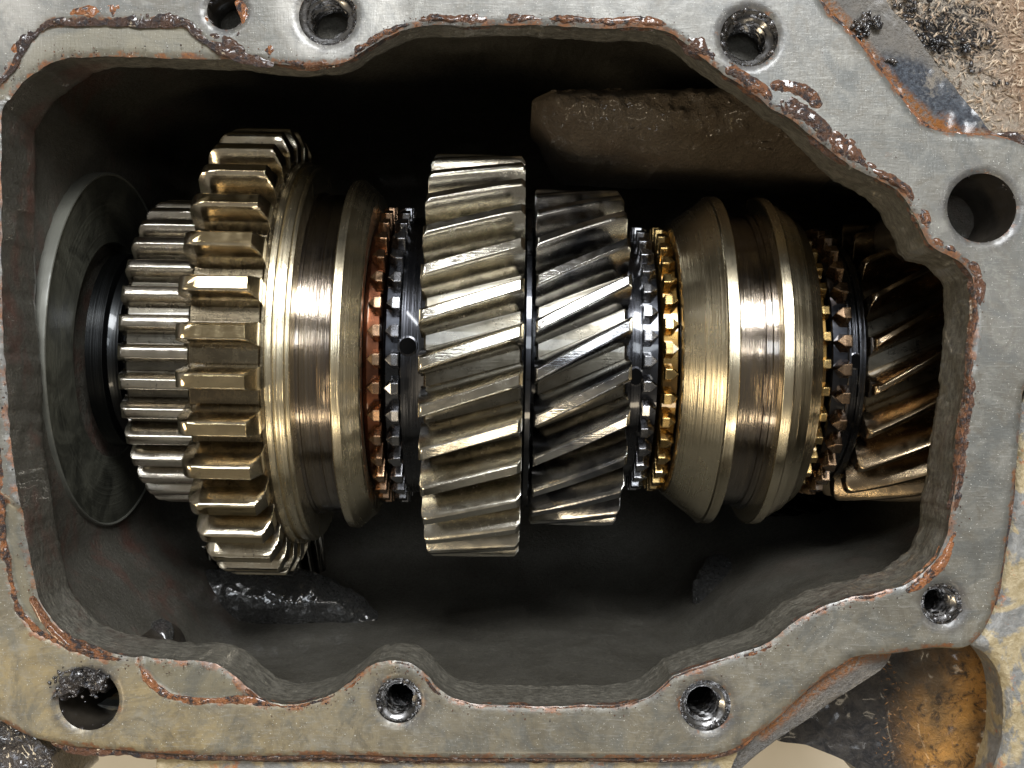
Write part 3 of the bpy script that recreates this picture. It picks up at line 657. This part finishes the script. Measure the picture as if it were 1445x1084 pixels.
for cx, cy, sx, sy, nn_, zc in ((1222, 33, 8, 6, 26, -.28), (1257, 88, 3, 3, 6, -.3), (1212, 45, 6, 6, 14, -.28)):
    for _ in range(nn_): p = W(cx + rng.normal() * sx, cy + rng.normal() * sy, zc); items.append((p, rng.uniform(.02, .07)))
lumps('grease_crumbs', items, M['grease'])

# bench under the casing
g = mesh('bench_top', [(-60, -60, -11.6), (60, -60, -11.6), (60, 60, -11.6), (-60, 60, -11.6)], [(0, 1, 2, 3)], M['ground']); g['kind'] = 'structure'
items = []
for cx, cy, sx, sy, nn_ in ((1285, 14, 14, 14, 60), (1325, 62, 22, 6, 60), (1372, 66, 8, 5, 14), (1340, 52, 26, 14, 30), (1374, 98, 5, 4, 8), (1412, 118, 6, 3, 5)):
    for _ in range(nn_):
        p = W(cx + rng.normal() * sx, cy + rng.normal() * sy, -11.5); p[2] = -11.55 + rng.uniform(0, .2); items.append((p, rng.uniform(.02, .075)))
o = lumps('grease_lumps', items, M['grease'], None); o['label'] = 'black greasy crumbs scattered on the tan bench beyond the casing, top right corner'; o['category'] = 'grease'

def chips(name, n, fpos, smin, smax, mat, parent=None):
    V = []; F = []
    for _ in range(n):
        p = np.array(fpos()); L = rng.uniform(smin, smax); wd = L * rng.uniform(.08, .3); a = rng.uniform(0, math.pi); tl = rng.uniform(-.5, .5)
        d = np.array([math.cos(a), math.sin(a), tl]); e = np.array([-math.sin(a), math.cos(a), rng.uniform(-.4, .4)]); u = np.array([0, 0, wd * .8]); b = len(V)
        V += [p - d * L / 2, p + e * wd / 2 + d * L * .1, p + d * L / 2, p - e * wd / 2, p + u]
        F += [(b, b+3, b+4), (b+3, b+2, b+4), (b+2, b+1, b+4), (b+1, b, b+4), (b, b+1, b+2, b+3)]
    o = mesh(name, V, F, mat, parent, flat=True); o['kind'] = 'stuff'; return o
def m_chip(name, a, b, c_):
    s = NT(name); v = s.noise(6, 3, .7); v2 = s.noise(2.2, 4, .7)
    c = s.mix(s.map(v, .4, .6), a, b); c = s.mix(s.map(v2, .54, .62, 0, .9), c, c_)
    return s.out(col=c, rough=.7)
m_w = m_chip('wood_grit', (.80, .68, .53), (.50, .38, .28), (.12, .085, .065))
o = chips('wood_shavings', 1500, lambda: W(rng.uniform(1240, 1460), rng.uniform(-12, 200), -11.55), .05, .28, m_chip('wood_chip', (.72, .60, .46), (.46, .34, .24), (.10, .07, .055)))
o['label'] = 'pale fibrous wood shavings littering the bench in the top right corner'; o['category'] = 'shavings'
for nm, cnt, a, b in (('wood_grit', 2200, .02, .07),):
    o = chips(nm, cnt, lambda: W(rng.uniform(1240, 1460), rng.uniform(-12, 200), -11.56), a, b, m_w); o['label'] = 'fine pale grit scattered between the wood shavings, top right corner'; o['category'] = 'grit'
def ppos():
    p = W(rng.uniform(1240, 1425), rng.uniform(915, 1090), -1.35); p[2] = -1.22 - .3 * rng.random() - .4 * (p[0] < 5.2); return p
chips('rust_flakes', 700, ppos, .02, .09, m_chip('rust_flake', (.30, .15, .05), (.10, .055, .03), (.02, .018, .016)), CASING)
# ------------------------------------------------------------------ shafts and gears
AX = dict(loc=(0, .49, -4.5), rot=(0, 0, R(-1.0)))
def ux(px, rad): return (px - 722.5) / FPX * (20 - rad)
def lathe(name, prof, mat, parent, seg=128, sharp=30, close=True, loc=None):
    """prof: list of (x, r)"""
    a = np.linspace(0, 2 * math.pi, seg, endpoint=False); V = []; F = []
    for x, r in prof: V.append(np.column_stack([np.full(seg, x), r * np.sin(a), r * np.cos(a)]))
    V = np.concatenate(V); n = len(prof)
    for k in range(n - 1):
        for i in range(seg):
            j = (i + 1) % seg; F.append((k*seg+i, k*seg+j, (k+1)*seg+j, (k+1)*seg+i))
    o = mesh(name, V, F, mat, parent, sharp=sharp, loc=loc)
    return o
def tooth_mesh(x0, x1, r0, r1, N, twist, land, root, mat, parent, ch0=(.0, .0), ch1=(.0, .0), name='tooth', drop=.05, pnt=0.0):
    """one gear tooth about the x axis; twist = tan(helix angle); ch = (axial length, radial drop) of each end chamfer"""
    pitch = 2 * math.pi / N; H = r1 - r0
    ts = [-.12, 0, .06, .15, .28, .42, .56, .70, .82, .91, .965, 1.0]
    def half(tv):
        if tv <= 0: return root / 2
        w_ = float(np.interp(tv, (0, .06, .15, .3, .5, .7, .85, 1), (root, root * .88, root * .82, root * .76, land + (root - land) * .60, land + (root - land) * .40, land + (root - land) * .22, land)))
        if tv > .95: w_ -= land * .22 * ((tv - .95) / .05) ** 2
        return w_ / 2
    xs = [x0]
    if ch0[0]: xs += [x0 + ch0[0] * f for f in (.15, .4, .7, 1.0)]
    xe = []
    if ch1[0]: xe = [x1 - ch1[0] * f for f in (1.0, .7, .4, .15)]
    mid0 = xs[-1]; mid1 = xe[0] if xe else x1
    xs += [mid0 + (mid1 - mid0) * k / 6 for k in range(1, 6)] + xe + [x1]
    xs = sorted(set(round(v, 6) for v in xs))
    V = []; cols = None; xm = (x0 + x1) / 2
    for x in xs:
        cap = r1; sq = 1.0
        if ch0[0] and x < x0 + ch0[0]: u = 1 - (x - x0) / ch0[0]; cap = r1 - ch0[1] * (1 - math.sqrt(max(0, 1 - u * u * .96))); sq = 1 - pnt * u ** 1.6
        if ch1[0] and x > x1 - ch1[0]: u = 1 - (x1 - x) / ch1[0]; cap = min(cap, r1 - ch1[1] * u)
        col = []
        tw = (x - xm) * twist / r1
        prof = [(r0 + H * tv if tv > 0 else r0 + drop * (tv / .12), half(tv)) for tv in ts]
        left = [(min(r, cap), -h_ * sq) for r, h_ in prof]; right = [(min(r, cap), h_ * sq) for r, h_ in prof][::-1]
        for r, h_ in left + right:
            an = h_ / r1 + tw; col.append((x, r * math.sin(an), r * math.cos(an)))
        cols = len(col); V += col
    F = []; n = len(xs)
    for k in range(n - 1):
        for i in range(cols - 1): F.append((k*cols+i, k*cols+i+1, (k+1)*cols+i+1, (k+1)*cols+i))
    m = len(ts)
    for e, rev in ((0, False), ((n - 1) * cols, True)):
        for i in range(m - 1):
            q = (e + i, e + cols - 1 - i, e + cols - 2 - i, e + i + 1); F.append(q[::-1] if rev else q)
    return mesh(name, V, F, mat, parent, sharp=38)
def toothing(t0, N, phase, parent):
    t0.rotation_euler = (R(phase), 0, 0)
    for k in range(1, N): clone(t0, parent, (R(phase) + 2 * math.pi * k / N, 0, 0))
def dog_mesh(x0, x1, r0, r1, w_, mat, parent, tip_left=True, name='dog_tooth', flatend=False):
    """pointed synchro tooth: roof shaped nose on one end"""
    L = x1 - x0; s = 1 if tip_left else -1; xa, xb = (x0, x1) if tip_left else (x1, x0); h = w_ / 2
    nose = .50 * L * s; lo = r0 - .05
    def P(x, y, r): return (x, y, math.sqrt(max(r * r - y * y, .01)))
    V = [P(xa, 0, lo), P(xa + nose, -h, lo), P(xb, -h, lo), P(xb, h, lo), P(xa + nose, h, lo),
         P(xa + .12 * L * s, 0, r1 - .035), P(xa + nose + .04 * L * s, -h * .55, r1), P(xb, -h * .55, r1), P(xb, h * .55, r1), P(xa + nose + .04 * L * s, h * .55, r1)]
    F = [(5, 6, 7, 8, 9), (0, 1, 6, 5), (1, 2, 7, 6), (3, 4, 9, 8), (4, 0, 5, 9), (2, 3, 8, 7)]
    o = mesh(name, V, F, mat, parent, flat=True)
    me = o.data; import bmesh
    bm = bmesh.new(); bm.from_mesh(me); bmesh.ops.recalc_face_normals(bm, faces=bm.faces); bm.to_mesh(me); bm.free()
    return o
def oil_hole_disc(x, rad, ang, r, parent, stretch=1.0):
    n = 28; V = []; F = []; a = np.linspace(0, 2 * math.pi, n, endpoint=False)
    for k, (f, dr) in enumerate(((1.22, .004), (1.0, .012), (.96, -.02))):
        yy = np.cos(a) * r * f * stretch; xx = np.sin(a) * r * f
        V.append(np.column_stack([x + xx, yy, np.sqrt((rad + dr) ** 2 - yy ** 2)]))
    V = np.concatenate(V)
    for i in range(n):
        j = (i + 1) % n; F.append((n+i, n+j, j, i))
    rim = mesh('oil_hole_rim', V[:2*n], F, M['collar_black'], parent, rot=(R(ang), 0, 0))
    if rim.data.polygons[0].normal.z < 0: rim.data.flip_normals()
    yy = np.cos(a) * r * stretch; V2 = np.column_stack([x + np.sin(a) * r, yy, np.sqrt((rad + .013) ** 2 - yy ** 2)])
    o = mesh('oil_hole_disc', V2, [list(range(n))], M['hole_shade'], parent, rot=(R(ang), 0, 0))  # flat disc on the collar, the hole's dark depth is painted
    return o

def T(name, label, cat, group=None): return thing(name, label, cat, AX['loc'], AX['rot'], group)
# output shaft and bearing
sh_ = T('main_shaft', 'dark steel main shaft running left to right under all the gears, glimpsed in the gaps', 'shaft')
lathe('shaft_core', [(-7.1, 0), (-7.1, .9), (-6.4, .9), (-6.4, 1.15), (-5, 1.15), (-5, 1.6), (5, 1.6), (7.9, 1.2), (7.9, 0)], M['black_steel'], sh_, 64)
# bore and bearing at left wall
b_ = T('shaft_bearing', 'black ring bearing round the shaft end inside the left wall', 'bearing')
lathe('bearing_outer', [(-7.1, 1.75), (-6.82, 1.75), (-6.78, 1.7), (-6.78, 1.62), (-6.7, 1.6), (-6.62, 1.56), (-6.60, 1.45), (-6.9, 1.4)], M['ring_dark'], b_)
lathe('bearing_inner', [(-6.9, 1.30), (-6.5, 1.30), (-6.47, 1.25), (-6.30, 1.2), (-6.28, .95)], M['ring_dark'], b_)
brg = bpy.data.objects.new('bearing_boss', None); link(brg, CASING, AX['loc'], AX['rot'])
lathe('boss_face', [(-7.26, 3.13), (-7.185, 3.125), (-7.20, 2.6), (-7.21, 1.95), (-7.3, 1.9), (-7.8, 1.85)], M['bore_steel'], brg, 160)
lathe('boss_rim', [(-7.5, 3.18), (-7.19, 3.18), (-7.165, 3.17), (-7.155, 3.15), (-7.17, 3.125), (-7.25, 3.12)], M['bore_edge'], brg, 160)

# reverse gear at far left
g0 = T('small_spur_gear', 'small straight toothed steel gear at the left end, beside the large gold one', 'gear')
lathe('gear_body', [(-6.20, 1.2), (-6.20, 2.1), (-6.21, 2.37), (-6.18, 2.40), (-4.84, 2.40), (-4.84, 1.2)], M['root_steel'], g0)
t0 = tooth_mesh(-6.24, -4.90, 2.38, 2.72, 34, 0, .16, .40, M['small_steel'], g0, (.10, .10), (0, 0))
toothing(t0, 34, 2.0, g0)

# 1-2 sleeve with big spur teeth
g1 = T('large_spur_sleeve', 'gold tinted sliding sleeve with the largest straight teeth and a fork groove, left of centre', 'gear sleeve')
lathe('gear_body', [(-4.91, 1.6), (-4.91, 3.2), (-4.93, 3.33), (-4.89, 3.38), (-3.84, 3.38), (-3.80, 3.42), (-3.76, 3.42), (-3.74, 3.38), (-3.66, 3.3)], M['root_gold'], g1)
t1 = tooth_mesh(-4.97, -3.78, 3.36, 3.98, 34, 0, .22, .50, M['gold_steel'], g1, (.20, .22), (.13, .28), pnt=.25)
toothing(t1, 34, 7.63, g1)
lathe('shoulder_ring', [(-3.76, 3.40), (-3.74, 3.42), (-3.65, 3.42), (-3.63, 3.40), (-3.625, 3.32), (-3.585, 3.32), (-3.575, 3.37), (-3.47, 3.37), (-3.455, 3.35), (-3.45, 3.31), (-3.40, 3.31), (-3.385, 3.29), (-3.38, 3.0), (-3.39, 2.9)], M['sleeve_gold'], g1, 160, 12)
lathe('fork_groove', [(-3.40, 2.89), (-3.34, 2.88), (-3.33, 2.86), (-3.05, 2.86), (-3.04, 2.85), (-2.86, 2.85), (-2.84, 2.88), (-2.76, 2.89)], M['groove_steel'], g1, 160, 12)
lathe('fork_flange', [(-2.815, 2.80), (-2.81, 3.10), (-2.79, 3.125), (-2.66, 3.125), (-2.64, 3.11), (-2.40, 2.88), (-2.375, 2.84), (-2.38, 2.6), (-2.42, 2.3)], M['sleeve_gold'], g1, 160, 12)

# copper ring
g2 = T('copper_synchro_ring', 'copper coloured toothed synchro ring right of the big gold sleeve', 'synchro ring')
lathe('ring_body', [(-2.42, 1.9), (-2.40, 2.36), (-2.33, 2.42), (-2.14, 2.42), (-2.12, 2.38), (-2.12, 1.9)], M['copper_body'], g2)
d = dog_mesh(-2.33, -2.10, 2.42, 2.66, .33, M['copper'], g2); toothing(d, 36, 3, g2)
# first helical gear
g3 = T('wide_helical_gear', 'wide grey helical gear with gently slanted teeth in the middle of the shaft', 'gear')
lathe('dog_ring', [(-2.06, 1.9), (-2.06, 2.36), (-2.03, 2.40), (-1.82, 2.40), (-1.81, 1.9)], M['black_steel'], g3)
d = dog_mesh(-2.05, -1.80, 2.40, 2.66, .34, M['dog_steel'], g3); toothing(d, 36, 3, g3)
lathe('collar', [(-1.805, 1.9), (-1.80, 2.45), (-1.78, 2.48), (-1.46, 2.48), (-1.42, 2.50), (-1.38, 2.50)], M['collar_black'], g3)
oil_hole_disc(-1.665, 2.48, -2, .135, g3); 
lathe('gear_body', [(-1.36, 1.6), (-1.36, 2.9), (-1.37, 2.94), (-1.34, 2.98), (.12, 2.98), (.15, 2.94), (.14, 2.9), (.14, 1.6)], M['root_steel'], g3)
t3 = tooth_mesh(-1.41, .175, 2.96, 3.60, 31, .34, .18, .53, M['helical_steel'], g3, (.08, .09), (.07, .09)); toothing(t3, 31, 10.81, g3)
# spacer
g4 = T('thrust_washer', 'black thrust washer in the narrow dark gap between the two helical gears', 'washer')
lathe('washer_disc', [(.20, 1.6), (.20, 2.65), (.22, 2.68), (.30, 2.68), (.32, 2.65), (.32, 1.6)], M['black_steel'], g4)
# second helical gear
g5 = T('steep_helical_gear', 'steel helical gear with steeply slanted oil blackened teeth, right of the wide grey one', 'gear')
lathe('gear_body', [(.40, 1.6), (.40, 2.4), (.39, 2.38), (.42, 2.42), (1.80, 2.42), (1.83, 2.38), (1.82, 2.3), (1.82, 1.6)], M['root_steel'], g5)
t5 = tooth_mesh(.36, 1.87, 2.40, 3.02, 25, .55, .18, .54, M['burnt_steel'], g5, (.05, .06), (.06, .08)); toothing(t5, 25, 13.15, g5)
lathe('collar', [(1.84, 2.12), (1.88, 2.14), (2.12, 2.13), (2.14, 2.10), (2.14, 1.8)], M['collar_black'], g5)
oil_hole_disc(2.02, 2.135, 9, .11, g5, 1.25)
lathe('dog_ring', [(2.09, 1.8), (2.10, 2.10), (2.13, 2.13), (2.38, 2.13), (2.40, 2.08), (2.40, 1.7)], M['black_steel'], g5)
d = dog_mesh(2.13, 2.38, 2.13, 2.38, .31, M['dog_steel'], g5, False); toothing(d, 36, 2, g5)
g6 = T('brass_synchro_ring', 'bright brass toothed synchro ring against the smooth gold sleeve', 'synchro ring')
lathe('ring_body', [(2.42, 1.7), (2.44, 2.10), (2.47, 2.14), (2.70, 2.14), (2.72, 2.10), (2.72, 1.7)], M['brass_body'], g6)
d = dog_mesh(2.47, 2.72, 2.14, 2.38, .31, M['brass'], g6, False); toothing(d, 36, 7, g6)
# 3-4 sleeve
g7 = T('smooth_synchro_sleeve', 'smooth gold synchro sleeve without teeth, dark shiny fork groove round its middle', 'gear sleeve')
lathe('cone_flange', [(2.76, 2.0), (2.735, 2.30), (2.74, 2.41), (2.76, 2.44), (3.00, 2.63), (3.32, 2.865), (3.36, 2.89), (3.38, 2.935), (3.54, 2.945), (3.56, 2.93), (3.57, 2.6)], M['sleeve_gold'], g7, 160, 12)
lathe('fork_groove', [(3.55, 2.62), (3.60, 2.60), (4.02, 2.60), (4.03, 2.64), (4.12, 2.65), (4.13, 2.68), (4.27, 2.69)], M['groove_steel'], g7, 160, 12)
lathe('rear_flange', [(4.22, 2.5), (4.225, 2.90), (4.24, 2.935), (4.39, 2.94), (4.41, 2.92), (4.42, 2.87), (4.55, 2.82), (4.56, 2.79), (4.74, 2.71), (4.75, 2.68), (4.95, 2.54), (4.99, 2.40), (4.97, 2.0)], M['sleeve_gold'], g7, 160, 12)
g8 = T('rear_brass_ring', 'mostly hidden brass synchro ring peeping out behind the right edge of the smooth sleeve', 'synchro ring')
lathe('ring_body', [(4.95, 1.8), (4.95, 2.12), (5.12, 2.12), (5.14, 1.8)], M['brass_body'], g8)
d = dog_mesh(4.93, 5.15, 2.12, 2.30, .25, M['brass'], g8, True); toothing(d, 32, 2, g8)
# right gear
g9 = T('right_helical_gear', 'brown oily helical gear at the right end of the shaft, partly under the casing lip', 'gear')
lathe('dog_ring', [(5.19, 1.8), (5.20, 2.10), (5.23, 2.14), (5.46, 2.14), (5.48, 2.1)], M['black_steel'], g9)
d = dog_mesh(5.20, 5.46, 2.14, 2.40, .33, M['dog_brown'], g9); toothing(d, 32, 4, g9)
lathe('collar', [(5.46, 2.12), (5.49, 2.15), (5.52, 2.15), (5.54, 2.10), (5.64, 2.10), (5.66, 2.14), (5.76, 2.14), (5.84, 2.02), (5.88, 1.8)], M['collar_black'], g9)
oil_hole_disc(5.60, 2.11, 0.5, .10, g9, 1.2)
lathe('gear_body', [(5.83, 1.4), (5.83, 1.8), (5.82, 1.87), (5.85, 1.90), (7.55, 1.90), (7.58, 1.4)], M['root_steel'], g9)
t9 = tooth_mesh(5.80, 7.6, 1.88, 2.50, 20, .60, .10, .52, M['brown_steel'], g9, (.10, .14), (.05, .06)); toothing(t9, 20, 17.8, g9)

# countershaft below, and the little gear beside it
cs = thing('countershaft', 'dark countershaft with its gears deep in the casing under the main row of gears', 'shaft', (0, -.9, -9.1), (0, 0, R(-1)))
lathe('shaft_core', [(-7.0, 0), (-7.0, .7), (7.4, .7), (7.4, 0)], M['black_steel'], cs, 48)
for (xa, xb, r0, r1, N, tw) in ((-1.4, .2, 1.0, 1.3, 17, -.34), (.35, 1.9, 1.5, 1.85, 21, -.6), (5.6, 7.3, 1.6, 1.95, 22, -.6)):
    gb = lathe('gear_body', [(xa + .05, .6), (xa + .05, r0), (xb - .05, r0), (xb - .05, .6)], M['black_steel'], cs, 72)
    tt = tooth_mesh(xa, xb, r0 - .02, r1, N, tw, .12, .40, M['black_steel'], gb, (.05, .05), (.05, .05)); toothing(tt, N, 0, gb)
px_ = W(372, 786, -8.4)
ig = thing('pinion_gear', 'small dark fine toothed pinion peeping out below the right edge of the large gold gear', 'gear', px_, (0, 0, R(-84)))
lathe('gear_body', [(-.42, .3), (-.42, 1.08), (.42, 1.08), (.42, .3)], M['black_steel'], ig, 72)
tt = tooth_mesh(-.45, .45, 1.05, 1.32, 24, .1, .13, .22, M['helical_steel'], ig, (.04, .05), (.04, .05)); toothing(tt, 24, 0, ig)
